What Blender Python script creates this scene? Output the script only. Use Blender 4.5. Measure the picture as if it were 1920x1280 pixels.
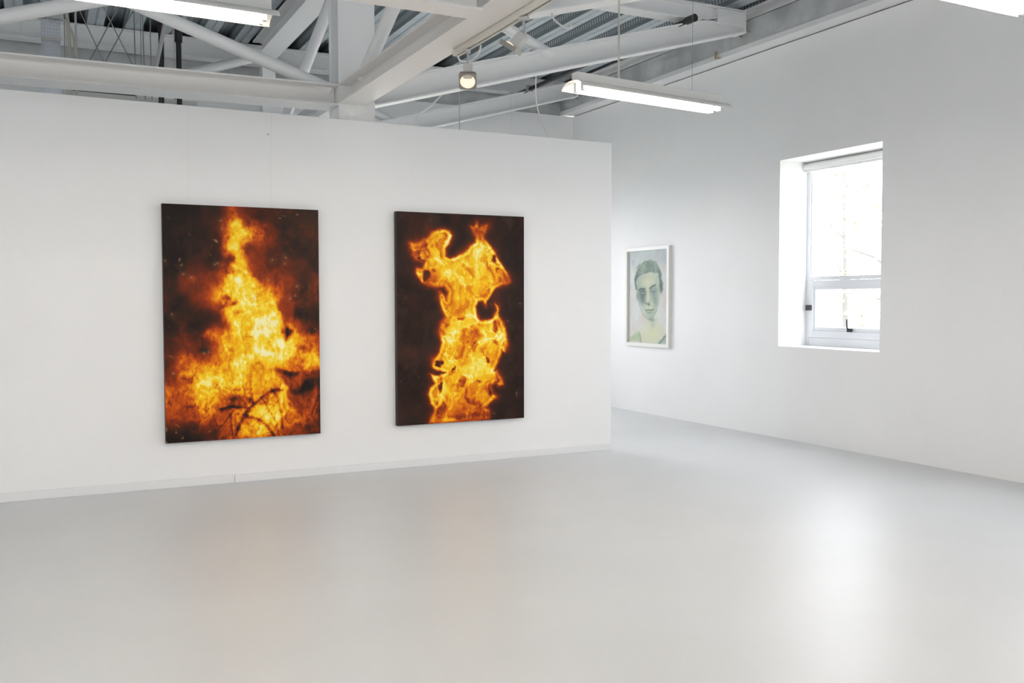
import bpy, bmesh, math, random
import numpy as np
from mathutils import Vector, Matrix

for o in list(bpy.data.objects):
    bpy.data.objects.remove(o)
SC = bpy.context.scene
COL = SC.collection
random.seed(7)

# ------------------------------------------------------------------ camera
YAW, PITCH, ROLL, FPX = math.radians(26.836), math.radians(-2.532), math.radians(-.071), 1746.0
fw = Vector((math.sin(YAW) * math.cos(PITCH), math.cos(YAW) * math.cos(PITCH), math.sin(PITCH)))
rt = Vector((math.cos(YAW), -math.sin(YAW), 0)); up = rt.cross(fw)
rt2 = math.cos(ROLL) * rt + math.sin(ROLL) * up; up2 = -math.sin(ROLL) * rt + math.cos(ROLL) * up
cam = bpy.data.cameras.new('camera'); cam.sensor_width = 36.0; cam.lens = FPX / 1920 * 36.0; cam.clip_start = .05; cam.clip_end = 300
cam_o = bpy.data.objects.new('camera', cam); COL.objects.link(cam_o)
M = Matrix((rt2, up2, -fw)).transposed().to_4x4(); M.translation = Vector((0, 0, 1.5)); cam_o.matrix_world = M
SC.camera = cam_o

# ------------------------------------------------------------------ sky and exposure
w = bpy.data.worlds.new('overcast_sky'); SC.world = w; w.use_nodes = True
bgn = w.node_tree.nodes['Background']; bgn.inputs[0].default_value = (.91, .938, 1.0, 1); bgn.inputs[1].default_value = 9.0
SC.view_settings.view_transform = 'Standard'; SC.view_settings.look = 'None'
SC.view_settings.exposure = 0.26; SC.view_settings.gamma = 1.0; SC.view_settings.use_curve_mapping = False
SC.cycles.max_bounces = 16; SC.cycles.diffuse_bounces = 8; SC.cycles.transparent_max_bounces = 16
TUBE_STRENGTH = 40.0

# ------------------------------------------------------------------ materials
def mat(name, col, rough=.5, metal=0.0, spec=.5, emit=None, estr=0.0, var=0.0, vscale=6.0, bump=0.0, bscale=200.0, coat=0.0):
    m = bpy.data.materials.new(name); m.use_nodes = True; nt = m.node_tree; b = nt.nodes['Principled BSDF']
    b.inputs['Base Color'].default_value = (*col, 1); b.inputs['Roughness'].default_value = rough
    b.inputs['Metallic'].default_value = metal; b.inputs['Specular IOR Level'].default_value = spec
    if coat: b.inputs['Coat Weight'].default_value = coat; b.inputs['Coat Roughness'].default_value = .15
    if emit: b.inputs['Emission Color'].default_value = (*emit, 1); b.inputs['Emission Strength'].default_value = estr
    tc = nt.nodes.new('ShaderNodeTexCoord')
    if var:
        n = nt.nodes.new('ShaderNodeTexNoise'); n.inputs['Scale'].default_value = vscale; n.inputs['Detail'].default_value = 5
        r = nt.nodes.new('ShaderNodeValToRGB'); r.color_ramp.elements[0].position = .3; r.color_ramp.elements[1].position = .7
        r.color_ramp.elements[0].color = (*[max(c * (1 - var), 0) for c in col], 1); r.color_ramp.elements[1].color = (*[min(c * (1 + var), 1) for c in col], 1)
        nt.links.new(tc.outputs['Object'], n.inputs['Vector']); nt.links.new(n.outputs['Fac'], r.inputs[0]); nt.links.new(r.outputs[0], b.inputs['Base Color'])
    if bump:
        n2 = nt.nodes.new('ShaderNodeTexNoise'); n2.inputs['Scale'].default_value = bscale; n2.inputs['Detail'].default_value = 3
        bp = nt.nodes.new('ShaderNodeBump'); bp.inputs['Strength'].default_value = bump; bp.inputs['Distance'].default_value = .002
        nt.links.new(tc.outputs['Object'], n2.inputs['Vector']); nt.links.new(n2.outputs['Fac'], bp.inputs['Height']); nt.links.new(bp.outputs[0], b.inputs['Normal'])
    return m
PAINT = mat('wall_paint', (.87, .87, .865), .55, var=.012, vscale=1.5, bump=.12, bscale=160)
FLOORM = mat('grey_resin_floor', (.655, .67, .68), .39, spec=.45, var=.025, vscale=1.2, bump=.30, bscale=75)
STEEL = mat('white_painted_steel', (.87, .87, .867), .42, bump=.05, bscale=60)
STEELW = mat('warm_white_painted_steel', (.86, .845, .825), .45)
DECK = mat('galvanised_deck', (.52, .57, .60), .42, metal=.10, var=.10, vscale=5)
CONC = mat('painted_concrete', (.53, .54, .54), .8, var=.22, vscale=3.2, bump=1.0, bscale=18)
TRIMM = mat('trim_paint', (.80, .80, .80), .5)
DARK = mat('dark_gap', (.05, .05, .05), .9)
BLACK = mat('black_pipe', (.018, .018, .02), .4)
ALU = mat('window_aluminium', (.74, .76, .79), .35, metal=.0)
WHITEPL = mat('white_plastic', (.82, .82, .82), .4)
CREAM = mat('cream_track', (.68, .65, .58), .45)
GREYM = mat('grey_metal', (.45, .44, .43), .35, metal=.6)
GREYP = mat('grey_spot_housing', (.50, .49, .47), .45)
PLATEM = mat('brown_grey_lamp_plate', (.27, .25, .22), .35, metal=.3)
REFL = mat('lamp_reflector', (.85, .80, .70), .3, emit=(1, .86, .66), estr=.35)
ENAMEL = mat('white_enamel', (.66, .655, .63), .4)
TUBEM = mat('fluorescent_tube', (1, 1, 1), .3, emit=(1.0, .865, .72), estr=TUBE_STRENGTH)
CANVASEDGE = mat('dark_canvas_edge', (.025, .016, .012), .6, bump=.3, bscale=400)
FRAMEW = mat('white_frame_lacquer', (.80, .80, .76), .4)
WIRE = mat('thin_steel_wire', (.30, .30, .30), .4, metal=.5)
WIREW = mat('white_cable', (.78, .78, .76), .5)
GALV = mat('perforated_galvanised', (.55, .58, .62), .35, metal=.5)
BEIGE = mat('beige_pipe', (.55, .52, .45), .5)
BRASS = mat('brass_hook', (.55, .38, .18), .4, metal=.6)
BARK = mat('tree_bark', (.17, .16, .15), .9, var=.1, vscale=10)
LEAF = mat('leaves', (.17, .21, .11), .6, var=.2, vscale=3)
GRASS = mat('outside_ground', (.30, .30, .25), .9, var=.2, vscale=.8)

def perforated():
    m = mat('perforated_deck_web', (.20, .23, .25), .45, metal=.4); nt = m.node_tree; b = nt.nodes['Principled BSDF']
    tc = nt.nodes.new('ShaderNodeTexCoord'); sx = nt.nodes.new('ShaderNodeSeparateXYZ'); nt.links.new(tc.outputs['Object'], sx.inputs[0])
    def mth(op, a, bb, clamp=False):
        n = nt.nodes.new('ShaderNodeMath'); n.operation = op; n.use_clamp = clamp
        for i, q in enumerate((a, bb)):
            if isinstance(q, (int, float)): n.inputs[i].default_value = q
            else: nt.links.new(q, n.inputs[i])
        return n.outputs[0]
    f = mth('FRACT', mth('MULTIPLY', sx.outputs[1], 1 / .052), 0)
    slot = mth('LESS_THAN', f, .40)
    band = mth('MULTIPLY', mth('GREATER_THAN', sx.outputs[2], .050), mth('LESS_THAN', sx.outputs[2], .105))
    fac = mth('MULTIPLY', slot, band)
    mx = nt.nodes.new('ShaderNodeMix'); mx.data_type = 'RGBA'; nt.links.new(fac, mx.inputs[0])
    mx.inputs[6].default_value = (.31, .345, .36, 1); mx.inputs[7].default_value = (.80, .84, .86, 1)
    nt.links.new(mx.outputs[2], b.inputs['Base Color'])
    return m
PERF = perforated()

def glass_mat():
    m = bpy.data.materials.new('window_glass'); m.use_nodes = True; nt = m.node_tree; nt.nodes.clear()
    o = nt.nodes.new('ShaderNodeOutputMaterial'); t = nt.nodes.new('ShaderNodeBsdfTransparent'); g = nt.nodes.new('ShaderNodeBsdfGlossy')
    t.inputs[0].default_value = (.97, .97, .97, 1); g.inputs['Roughness'].default_value = .02; x = nt.nodes.new('ShaderNodeMixShader'); x.inputs[0].default_value = .05
    nt.links.new(t.outputs[0], x.inputs[1]); nt.links.new(g.outputs[0], x.inputs[2]); nt.links.new(x.outputs[0], o.inputs[0])
    return m
GLASS = glass_mat()

def painted(name, rough=.5, spec=.15):
    m = bpy.data.materials.new(name); m.use_nodes = True; nt = m.node_tree; b = nt.nodes['Principled BSDF']
    a = nt.nodes.new('ShaderNodeVertexColor'); a.layer_name = 'paint'; nt.links.new(a.outputs[0], b.inputs['Base Color'])
    b.inputs['Roughness'].default_value = rough; b.inputs['Specular IOR Level'].default_value = spec
    return m

# ------------------------------------------------------------------ mesh helpers
class MB:
    def __init__(s): s.v = []; s.f = []; s.m = []
    def add(s, vs, fs, mi=0):
        n = len(s.v); s.v += [tuple(q) for q in vs]; s.f += [tuple(i + n for i in q) for q in fs]; s.m += [mi] * len(fs); return s
    def box(s, x0, x1, y0, y1, z0, z1, mi=0):
        vs = [(x, y, z) for x in (x0, x1) for y in (y0, y1) for z in (z0, z1)]
        return s.add(vs, [(0, 1, 3, 2), (4, 6, 7, 5), (0, 4, 5, 1), (2, 3, 7, 6), (0, 2, 6, 4), (1, 5, 7, 3)], mi)
    def tube(s, pts, r, n=12, mi=0, r2=None):
        pts = [Vector(p) for p in pts]; N = len(pts); rings = []; ref = None
        for i, p in enumerate(pts):
            d = ((pts[min(i + 1, N - 1)] - pts[max(i - 1, 0)])).normalized()
            if ref is None:
                ref = Vector((0, 0, 1)) if abs(d.z) < .9 else Vector((1, 0, 0))
            a = (ref - d * ref.dot(d)).normalized(); ref = a; b = d.cross(a)
            rr = r if r2 is None else r + (r2 - r) * i / (N - 1)
            rings.append([p + rr * (math.cos(t) * a + math.sin(t) * b) for t in [2 * math.pi * k / n for k in range(n)]])
        vs = [q for R in rings for q in R]; fs = []
        for i in range(N - 1):
            for k in range(n):
                k2 = (k + 1) % n; fs.append((i * n + k, i * n + k2, (i + 1) * n + k2, (i + 1) * n + k))
        fs.append(tuple(range(n - 1, -1, -1))); fs.append(tuple(range((N - 1) * n, N * n)))
        return s.add(vs, fs, mi)
    def extrude(s, prof, p, q, side, upv, mi=0):
        """closed profile [(a,b)...] in (side, up) swept from p to q"""
        p, q, side, upv = map(Vector, (p, q, side, upv)); n = len(prof)
        vs = [p + side * a + upv * b for a, b in prof] + [q + side * a + upv * b for a, b in prof]
        fs = [(i, (i + 1) % n, n + (i + 1) % n, n + i) for i in range(n)] + [tuple(range(n - 1, -1, -1)), tuple(range(n, 2 * n))]
        return s.add(vs, fs, mi)
    def ibeam(s, p, q, upv, h, wd, tf=.013, tw=.010):
        p, q = Vector(p), Vector(q); d = (q - p).normalized(); upv = Vector(upv); upv = (upv - d * upv.dot(d)).normalized(); side = d.cross(upv)
        a, t, k = wd / 2, tw / 2, .012
        pr = [(-a, 0), (a, 0), (a, tf), (t + k, tf), (t, tf + k), (t, h - tf - k), (t + k, h - tf), (a, h - tf), (a, h), (-a, h), (-a, h - tf), (-t - k, h - tf), (-t, h - tf - k), (-t, tf + k), (-t - k, tf), (-a, tf)]
        return s.extrude(pr, p, q, side, upv)
    def build(s, name, mats, parent=None, smooth=False, bevel=0.0):
        me = bpy.data.meshes.new(name); me.from_pydata(s.v, [], s.f)
        bm = bmesh.new(); bm.from_mesh(me); bmesh.ops.recalc_face_normals(bm, faces=bm.faces); bm.to_mesh(me); bm.free()
        mats = mats if isinstance(mats, (list, tuple)) else [mats]
        for m in mats: me.materials.append(m)
        if len(mats) > 1: me.polygons.foreach_set('material_index', s.m)
        if smooth:
            me.polygons.foreach_set('use_smooth', [True] * len(me.polygons))
        me.update(); o = bpy.data.objects.new(name, me); COL.objects.link(o)
        if smooth: me.set_sharp_from_angle(angle=math.radians(40))
        if parent: o.parent = parent
        if bevel:
            b = o.modifiers.new('bevel', 'BEVEL'); b.width = bevel; b.segments = 2; b.limit_method = 'ANGLE'
        return o
def empty(name, loc=(0, 0, 0), rz=0.0):
    o = bpy.data.objects.new(name, None); COL.objects.link(o); o.location = loc; o.rotation_euler = (0, 0, rz); return o
def tag(o, label=None, cat=None, group=None, kind=None):
    if label: o['label'] = label
    if cat: o['category'] = cat
    if group: o['group'] = group
    if kind: o['kind'] = kind
    return o
def struct(o, label=None): return tag(o, label, kind='structure')
def copy_tree(o, parent=None):
    c = o.copy(); COL.objects.link(c); c.parent = parent
    for ch in list(o.children): copy_tree(ch, c)
    return c
def bez(pts, n=8):
    """Catmull-Rom through points"""
    P = [Vector(p) for p in pts]; P = [2 * P[0] - P[1]] + P + [2 * P[-1] - P[-2]]; out = []
    for i in range(1, len(P) - 2):
        for k in range(n):
            t = k / n; out.append(.5 * ((2 * P[i]) + (P[i + 1] - P[i - 1]) * t + (2 * P[i - 1] - 5 * P[i] + 4 * P[i + 1] - P[i + 2]) * t * t + (3 * P[i] - P[i - 1] - 3 * P[i + 1] + P[i + 2]) * t ** 3))
    return out + [P[-2]]

# ------------------------------------------------------------------ the room
XL, XR, YF, YB, YP = -6.0, 7.145, -4.5, 12.09, 7.854
WT = .50                                         # outer wall thickness
struct(MB().box(XL - .5, XR + .55, YF - .5, YB + .4, -.20, 0).build('floor', FLOORM), 'pale grey glossy resin floor')

def wall(name, loc, rz, y0, y1, top, holes, t=WT):
    """local frame: inner face x=0, outward +x"""
    b = MB(); ys = sorted({y0, y1, *[h[0] for h in holes], *[h[1] for h in holes]})
    for a, c in zip(ys[:-1], ys[1:]):
        hs = [h for h in holes if h[0] <= a and h[1] >= c]
        if hs:
            h = hs[0]; b.box(0, t, a, c, 0, h[2]); b.box(0, t, a, c, h[3], top)
        else: b.box(0, t, a, c, 0, top)
    o = b.build(name, PAINT); o.location = loc; o.rotation_euler = (0, 0, rz); return struct(o)
WIN_R = [(6.345, 7.715), (3.36, 4.73), (.375, 1.745)]
wall('wall_right', (XR, 0, 0), 0, YF, YB, 4.224, [(a, b, 1.0, 3.0) for a, b in WIN_R], .45)['label'] = 'white plastered side wall with deep window recess'
wall('wall_left', (XL, 0, 0), math.pi, -YB, -YF, 4.68, [(-11.0, -9.2, 1.0, 3.0), (-3.2, -1.6, 1.0, 3.9), (1.0, 2.6, 1.0, 3.9)])['label'] = 'white side wall out of view'
wall('wall_front', (0, YF, 0), -math.pi / 2, XL, XR, 4.68, [(-4.6, -2.0, 3.2, 4.3), (-1.0, 1.6, 3.2, 4.3), (2.6, 5.2, 3.2, 4.3)])['label'] = 'white wall behind the viewer'
wall('wall_back', (0, YB, 0), math.pi / 2, -XR, -XL, 4.224, [(-6.2, -3.6, 1.0, 3.0)], .35)['label'] = 'white plastered back wall seen above the partition'
struct(MB().box(XL, 5.085, YP, YP + .074, 0, 3.054).build('wall_partition', PAINT, bevel=.003), 'white freestanding partition wall hung with two flame paintings')
bb = struct(empty('baseboard_partition', (0, YP, 0)), 'low white baseboard along the foot of the partition')
MB().box(XL, 1.3995, -.011, 0, 0, .070).build('board', TRIMM, bb, bevel=.003)
MB().box(1.4045, 5.083, -.012, 0, 0, .066).build('board', TRIMM, bb, bevel=.003)

# concrete ring above the plaster, its painted soffit and the shadow gap
struct(MB().box(6.955, XR + .45, YF, YB + .3, 4.29, 4.545).build('trim_1', CONC), 'rough grey concrete band above the side wall')
t2 = struct(MB().box(6.945, XR + .45, YF, YB - .002, 4.236, 4.29).build('trim_2', TRIMM), 'white painted ledge under the concrete band')
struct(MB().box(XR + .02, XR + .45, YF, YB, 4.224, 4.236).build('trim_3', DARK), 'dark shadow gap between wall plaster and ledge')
struct(MB().box(XL, 6.955, YB + .07, YB + .35, 4.224, 4.70).build('trim_4', CONC), 'grey concrete band above the back wall')

# ribbed steel roof deck: every rib sheet is a piece of the ceiling
ceil = struct(empty('ceiling', (0, 0, 4.68)), 'blue-grey ribbed steel roof deck with perforated webs')
prof = [(0, 0), (.075, 0), (.083, .014), (.097, .014), (.105, 0), (.18, 0), (.196, .155), (.265, .155), (.275, .143), (.315, .143), (.325, .155), (.394, .155), (.41, 0)]
def deck_piece():
    b = MB(); n = len(prof); L0, L1 = YF - .3, YB + .34; t = .003
    vs = [(x, y, z + dz) for dz in (0, t) for y in (L0, L1) for x, z in prof]
    idx = lambda top, e, i: top * 2 * n + e * n + i
    for i in range(n - 1):
        web = i in (5, 11)
        b.add([], [])
        b.f.append((idx(0, 0, i), idx(0, 0, i + 1), idx(0, 1, i + 1), idx(0, 1, i))); b.m.append(1 if web else 0)
        b.f.append((idx(1, 0, i), idx(1, 1, i), idx(1, 1, i + 1), idx(1, 0, i + 1))); b.m.append(0)
    b.v = vs
    return b.build('deck_sheet', [DECK, PERF], ceil)
d0 = deck_piece(); d0.location.x = .54
for k in range(-16, 17):
    if k == 0: continue
    if XL - .3 <= .54 + .41 * k <= XR - .1:
        c = d0.copy(); COL.objects.link(c); c.location.x = .54 + .41 * k
MB().box(XL - .4, XR + .45, YF - .4, YB + .35, .165, .30).build('added_roof_slab', CONC, ceil)  # unseen slab added over the deck to make it light-tight

b = MB(); zf, zt = 4.18, 4.98  # unseen skirt and cover added to stop sky light leaking in
b.box(XL - .58, XL - .505, YF - .58, YB + .45, zf, zt); b.box(XR + .455, XR + .53, YF - .58, YB + .45, zf, zt)
b.box(XL - .505, XR + .455, YF - .58, YF - .505, zf, zt); b.box(XL - .505, XR + .455, YB + .36, YB + .45, zf, zt)
b.box(XL - .505, XR + .455, YF - .505, YB + .36, 4.982, 5.04)
struct(b.build('trim_5', CONC), 'added unseen edge around the roof that shuts out sky light')

# ------------------------------------------------------------------ windows
def window(name, loc, rz, w_, label, blind=True, T=3.0):
    e = struct(empty(name, loc, rz), label); a = w_ / 2; X0, X1 = .395, .455
    f = MB(); f.box(X0, X1, -a, -a + .05, 1.0, T); f.box(X0, X1, a - .05, a, 1.0, T); f.box(X0, X1, -a + .05, a - .05, T - .06, T)
    f.box(X0, X1, -a + .05, a - .05, 1.0, 1.09); f.box(X0 - .01, X1, -a + .05, a - .05, 1.715, 1.755)
    f.build('window_frame', ALU, e, bevel=.003)
    g = MB().box(X0 + .03, X0 + .036, -a + .05, a - .05, 1.755, T - .06).build('upper_pane', GLASS, e)
    bd = MB(); bd.box(X0 + .012, X0 + .05, a - .067, a - .05, 1.755, T - .06); bd.box(X0 + .012, X0 + .05, -a + .05, -a + .067, 1.755, T - .06); bd.build('glazing_bead', WHITEPL, e)
    s = MB(); i = a - .053; X2 = X0 - .012
    s.box(X2, X1, i - .062, i, 1.092, 1.712); s.box(X2, X1, -i, -i + .062, 1.092, 1.712); s.box(X2, X1, -i + .062, i - .062, 1.645, 1.712); s.box(X2, X1, -i + .062, i - .062, 1.092, 1.165)
    so = s.build('opening_sash', ALU, e, bevel=.003)
    k = MB(); j = i - .062
    k.box(X2 + .014, X1 - .005, j - .026, j, 1.165, 1.645); k.box(X2 + .014, X1 - .005, -j, -j + .026, 1.165, 1.645); k.box(X2 + .014, X1 - .005, -j + .026, j - .026, 1.612, 1.645); k.box(X2 + .014, X1 - .005, -j + .026, j - .026, 1.165, 1.205)
    k.build('inner_frame', ALU, so, bevel=.002)
    MB().box(X0 + .03, X0 + .036, -j + .026, j - .026, 1.205, 1.612).build('lower_pane', GLASS, so)
    MB().box(X2 - .028, X2, i - .045, i + .018, 1.385, 1.445).build('hinge_block', BLACK, so, bevel=.004)
    h = MB(); h.box(X2 - .03, X2, .005, .060, 1.165, 1.205); h.tube([(X2 - .024, .050, 1.185), (X2 - .034, .052, 1.23), (X2 - .036, .052, 1.30)], .009, 8)
    h.build('handle', BLACK, so, bevel=.003)
    if blind:
        r = MB(); pr = [(0, 0), (-.012, -.005), (-.05, -.020), (-.075, -.045), (-.078, -.070), (-.07, -.085), (0, -.085)]
        r.extrude([(p, q) for p, q in pr], (X0, -a + .006, 2.998), (X0, a - .006, 2.998), (1, 0, 0), (0, 0, 1))
        rb = r.build('roller_blind', WHITEPL, e, smooth=True)
        MB().tube([(X0 - .035, -a + .008, 2.90), (X0 - .035, a - .008, 2.90)], .012, 10).build('bottom_bar', WHITEPL, rb, smooth=True)
    # daylight enters here: a portal guides the renderer's sky sampling
    L = bpy.data.lights.new('portal', 'AREA'); L.shape = 'RECTANGLE'; L.size = T - 1.0; L.size_y = w_; L.cycles.is_portal = True
    lo = bpy.data.objects.new('daylight_portal', L); COL.objects.link(lo); lo.parent = e; lo.location = (.50, 0, (T + 1) / 2); lo.rotation_euler = (0, math.radians(90), 0)
    return e
for n, (a, b) in enumerate(WIN_R):
    window('window_%d' % (n + 1), (XR, (a + b) / 2, 0), 0, b - a, ['deep-set window with pale metal frame and small hopper sash in the side wall', 'second side-wall window out of the picture', 'third side-wall window out of the picture'][n])
n = 4
for yc, wd in ((10.1, 1.8), (2.4, 1.6), (-1.8, 1.6)):  # unseen windows added for more daylight on the far and right walls
    window('window_%d' % n, (XL, yc, 0), math.pi, wd, 'added window %s in the far left wall out of the picture' % ['by the back', 'in the middle', 'by the front'][n - 4], False, 3.0 if n == 4 else 3.9); n += 1
def added_clerestory(name, loc, rz, w_, z0, z1, label):  # unseen high windows, added to brighten the roof steel
    e = struct(empty(name, loc, rz), label); a = w_ / 2; f = MB()
    f.box(.395, .455, -a, -a + .05, z0, z1); f.box(.395, .455, a - .05, a, z0, z1); f.box(.395, .455, -a + .05, a - .05, z1 - .05, z1); f.box(.395, .455, -a + .05, a - .05, z0, z0 + .05)
    f.build('window_frame', ALU, e); MB().box(.425, .431, -a + .05, a - .05, z0 + .05, z1 - .05).build('pane', GLASS, e)
    L = bpy.data.lights.new('portal', 'AREA'); L.shape = 'RECTANGLE'; L.size = z1 - z0; L.size_y = w_; L.cycles.is_portal = True
    lo = bpy.data.objects.new('daylight_portal', L); COL.objects.link(lo); lo.parent = e; lo.location = (.52, 0, (z0 + z1) / 2); lo.rotation_euler = (0, math.radians(90), 0)
for n, (xc, wh) in enumerate(((-3.3, 'left'), (.3, 'middle'), (3.9, 'right'))):
    added_clerestory('window_%d' % (n + 8), (xc, YF, 0), -math.pi / 2, 2.6, 3.2, 4.3, 'added high strip window behind the viewer, %s one' % wh)
window('window_7', (4.9, YB, 0), math.pi / 2, 2.6, 'added back-wall window, unseen behind the partition', False)  # added out of sight to throw daylight on the far wall

# ------------------------------------------------------------------ steel frame
SL = .28                                          # rise of the sloping chords
def slope_chord(parent, y, x0=2.665):
    c = Vector((1, 0, SL)).normalized(); p = Vector((x0, y, 3.217)); q = Vector((6.862, y, 3.217 + SL * (6.862 - x0)))
    return MB().ibeam(p, q, (0, 0, 1), .215, .19).build('sloping_chord', STEEL, parent, smooth=True)
def truss(y, label, tubes, chord0=None, zl=(3.11, 3.187), top=True):
    t = tag(empty('roof_truss', (0, 0, 0)), label, 'roof truss', 'white steel roof trusses')
    MB().ibeam((XL, y, zl[0]), (2.336, y, zl[1]), (0, 0, 1), .178, .29 if chord0 is None else chord0).build('bottom_chord', STEELW, t, smooth=True)
    slope_chord(t, y)
    if top: MB().ibeam((XL, y, 4.445), (6.862, y, 4.445), (0, 0, 1), .180, .19).build('top_chord', STEEL, t, smooth=True)
    MB().box(6.862, 6.884, y - .10, y + .10, 4.385, 4.635).build('end_plate', STEELW, t, bevel=.003)
    if top: MB().box(6.50, 6.862, y - .088, y + .088, 4.452, 4.606).build('gusset', STEEL, t)
    for dy, z in ((-.075, 4.425), (.055, 4.405)):
        MB().tube([(6.884, y + dy, z), (6.956, y + dy, z - .012)], .011, 8).build('anchor_bolt', GREYM, t, smooth=True)
    for a, c in tubes:
        MB().tube([(a[0], y, a[1]), (c[0], y, c[1])], .054, 20).build('diagonal_tube', STEEL, t, smooth=True)
    return t
truss(8.075, 'white steel roof truss above the partition, bearing on the front column', [((2.30, 3.347), (-1.08, 4.45)), ((2.28, 4.45), (-1.15, 3.33)), ((4.52, 3.90), (3.15, 4.46))])
truss(5.08, 'white steel roof truss nearest the viewer, at the top edge of the picture', [], .19, (3.187, 3.187))
truss(11.60, 'white steel roof truss farthest back, rising past the long lamp', [((2.47, 4.468), (-.85, 3.31)), ((2.57, 4.444), (4.22, 3.784))], .19, (3.187, 3.187), False)

col = tag(empty('steel_column', (2.50, 8.075, 0)), 'thick white steel column rising behind the partition', 'column')
b = MB(); b.box(-.164, .164, -.145, -.123, 0, 4.445); b.box(-.164, .164, .123, .145, 0, 4.445); b.box(-.150, .150, -.123, .123, 0, 4.445)
b.build('shaft', STEEL, col)
MB().box(-.22, .22, -.14, .20, 0, .02).build('base_plate', STEELW, col)
tag(MB().box(2.49, 2.65, 11.70, 11.86, 0, 4.44).build('steel_post', STEEL, bevel=.004), 'slim white steel post standing against the back wall', 'post')

gd = tag(empty('steel_girder', (2.455, 0, 0)), 'white steel girder running overhead from the column towards the viewer', 'girder')
gb = tag(empty('steel_girder', (2.455, 0, 0)), 'white steel girder running from the column back to the slim post', 'girder')
MB().ibeam((0, YF, 3.200), (0, 7.928, 3.200), (0, 0, 1), .17, .24).build('bottom_chord', STEELW, gd, smooth=True)
MB().ibeam((0, 8.235, 3.200), (0, 11.698, 3.200), (0, 0, 1), .17, .24).build('bottom_chord', STEEL, gb, smooth=True)
MB().ibeam((0, YF, 4.425), (0, 7.92, 4.425), (0, 0, 1), .20, .22).build('top_chord', STEEL, gd, smooth=True)
MB().ibeam((.04, 8.24, 4.425), (.04, 11.698, 4.425), (0, 0, 1), .235, .24).build('top_chord', STEEL, gb, smooth=True)
MB().tube([(0, 7.62, 3.371), (0, 5.41, 4.42)], .054, 20).build('diagonal_tube', STEEL, gd, smooth=True)
MB().tube([(0, 8.30, 4.37), (0, 10.73, 3.36)], .054, 20).build('diagonal_tube', STEEL, gb, smooth=True)

tag(MB().ibeam((XL, 12.0, 4.448), (6.95, 12.0, 4.448), (0, 0, 1), .228, .20).build('ring_beam', STEEL, smooth=True), 'white steel beam lying along the top of the back wall', 'beam')
tag(MB().ibeam((7.06, YF, 4.558), (7.06, YB, 4.558), (0, 0, 1), .121, .205).build('ring_beam', STEEL, smooth=True), 'white steel beam lying on the concrete band of the window wall', 'beam')

# ------------------------------------------------------------------ fluorescent lights
def fluorescent(loc, rz, L, label, rods, lit=True):
    t = tag(empty('fluorescent_light', loc, rz), label, 'light', 'hanging fluorescent lights'); a = L / 2
    MB().box(-a + .01, a - .01, -.032, .032, .036, .088).build('housing', ENAMEL, t, bevel=.004)
    pr = [(-.108, -.012), (-.105, .000), (-.088, .015), (-.064, .028), (-.035, .036), (.035, .036), (.064, .028), (.088, .015), (.105, .000), (.108, -.012),
          (.106, -.012), (.103, -.001), (.086, .013), (.063, .0255), (.035, .0335), (-.035, .0335), (-.063, .0255), (-.086, .013), (-.103, -.001), (-.106, -.012)]
    MB().extrude(pr, (-a - .012, 0, 0), (a + .012, 0, 0), (0, 1, 0), (0, 0, 1)).build('reflector', ENAMEL, t, smooth=True)
    for y in (-.036, .036):
        MB().tube([(-a + .05, y, -.010), (a - .05, y, -.010)], .0135, 14).build('tube', TUBEM if lit else WHITEPL, t, smooth=True)
        for s in (-1, 1):
            MB().box(s * (a - .05) - .012, s * (a - .05) + .012, y - .014, y + .014, -.026, .034).build('lampholder', WHITEPL, t, bevel=.003)
    for x, h, r, m in rods:
        k = MB().tube([(x, 0, .086), (x, 0, h)], r, 8).build('suspension_rod' if r > .003 else 'suspension_wire', m, t, smooth=True)
        if r > .003: MB().tube([(x, 0, .088), (x, 0, .112)], .011, 8).build('collar', GREYM, k)
    return t
fluorescent((3.585, 5.075, 2.815), math.atan2(.142, 1.271), 1.262, 'twin-tube fluorescent light with white reflector hanging before the window wall', [(-.27, .607, .0065, BEIGE), (.37, .79, .0014, WIRE)])
fluorescent((.445, 4.80, 2.925), math.radians(2.0), 1.27, 'twin-tube fluorescent light hanging before the beams above the left painting', [(-.45, .262, .0065, BEIGE), (.45, .262, .0065, BEIGE)])
fluorescent((3.57, 2.83, 2.865), math.radians(1.0), 1.27, 'glowing fluorescent light cut off by the top right corner', [(-.4, 1.815, .0065, BEIGE), (.4, 1.815, .0065, BEIGE)])
fluorescent((.78, 10.2, 3.47), 0, 1.45, 'unlit-looking light trough seen edge-on behind the partition top', [(-.5, 1.21, .004, BEIGE), (.5, 1.21, .004, BEIGE)], False)

fluorescent((4.60, 10.0, 2.80), 0, 1.27, 'fluorescent light hanging out of sight behind the partition, only its rods showing', [(-.22, 1.88, .0065, BEIGE), (.45, 1.88, .0015, WIREW)])
for x, y, wh in ((.42, 2.83, 'above the viewer, ahead at left'), (-3.0, 2.83, 'beyond the left edge, middle row'), (.42, .40, 'overhead of the viewer'), (3.56, .40, 'to the right of the viewer'), (-3.0, .40, 'to the left of the viewer')):  # unseen lamps added to raise the room's light level
    fluorescent((x, y, 2.80), 0, 1.27, 'added fluorescent light outside the picture, ' + wh, [(-.45, 1.88, .0065, BEIGE), (.45, 1.88, .0065, BEIGE)])

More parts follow.
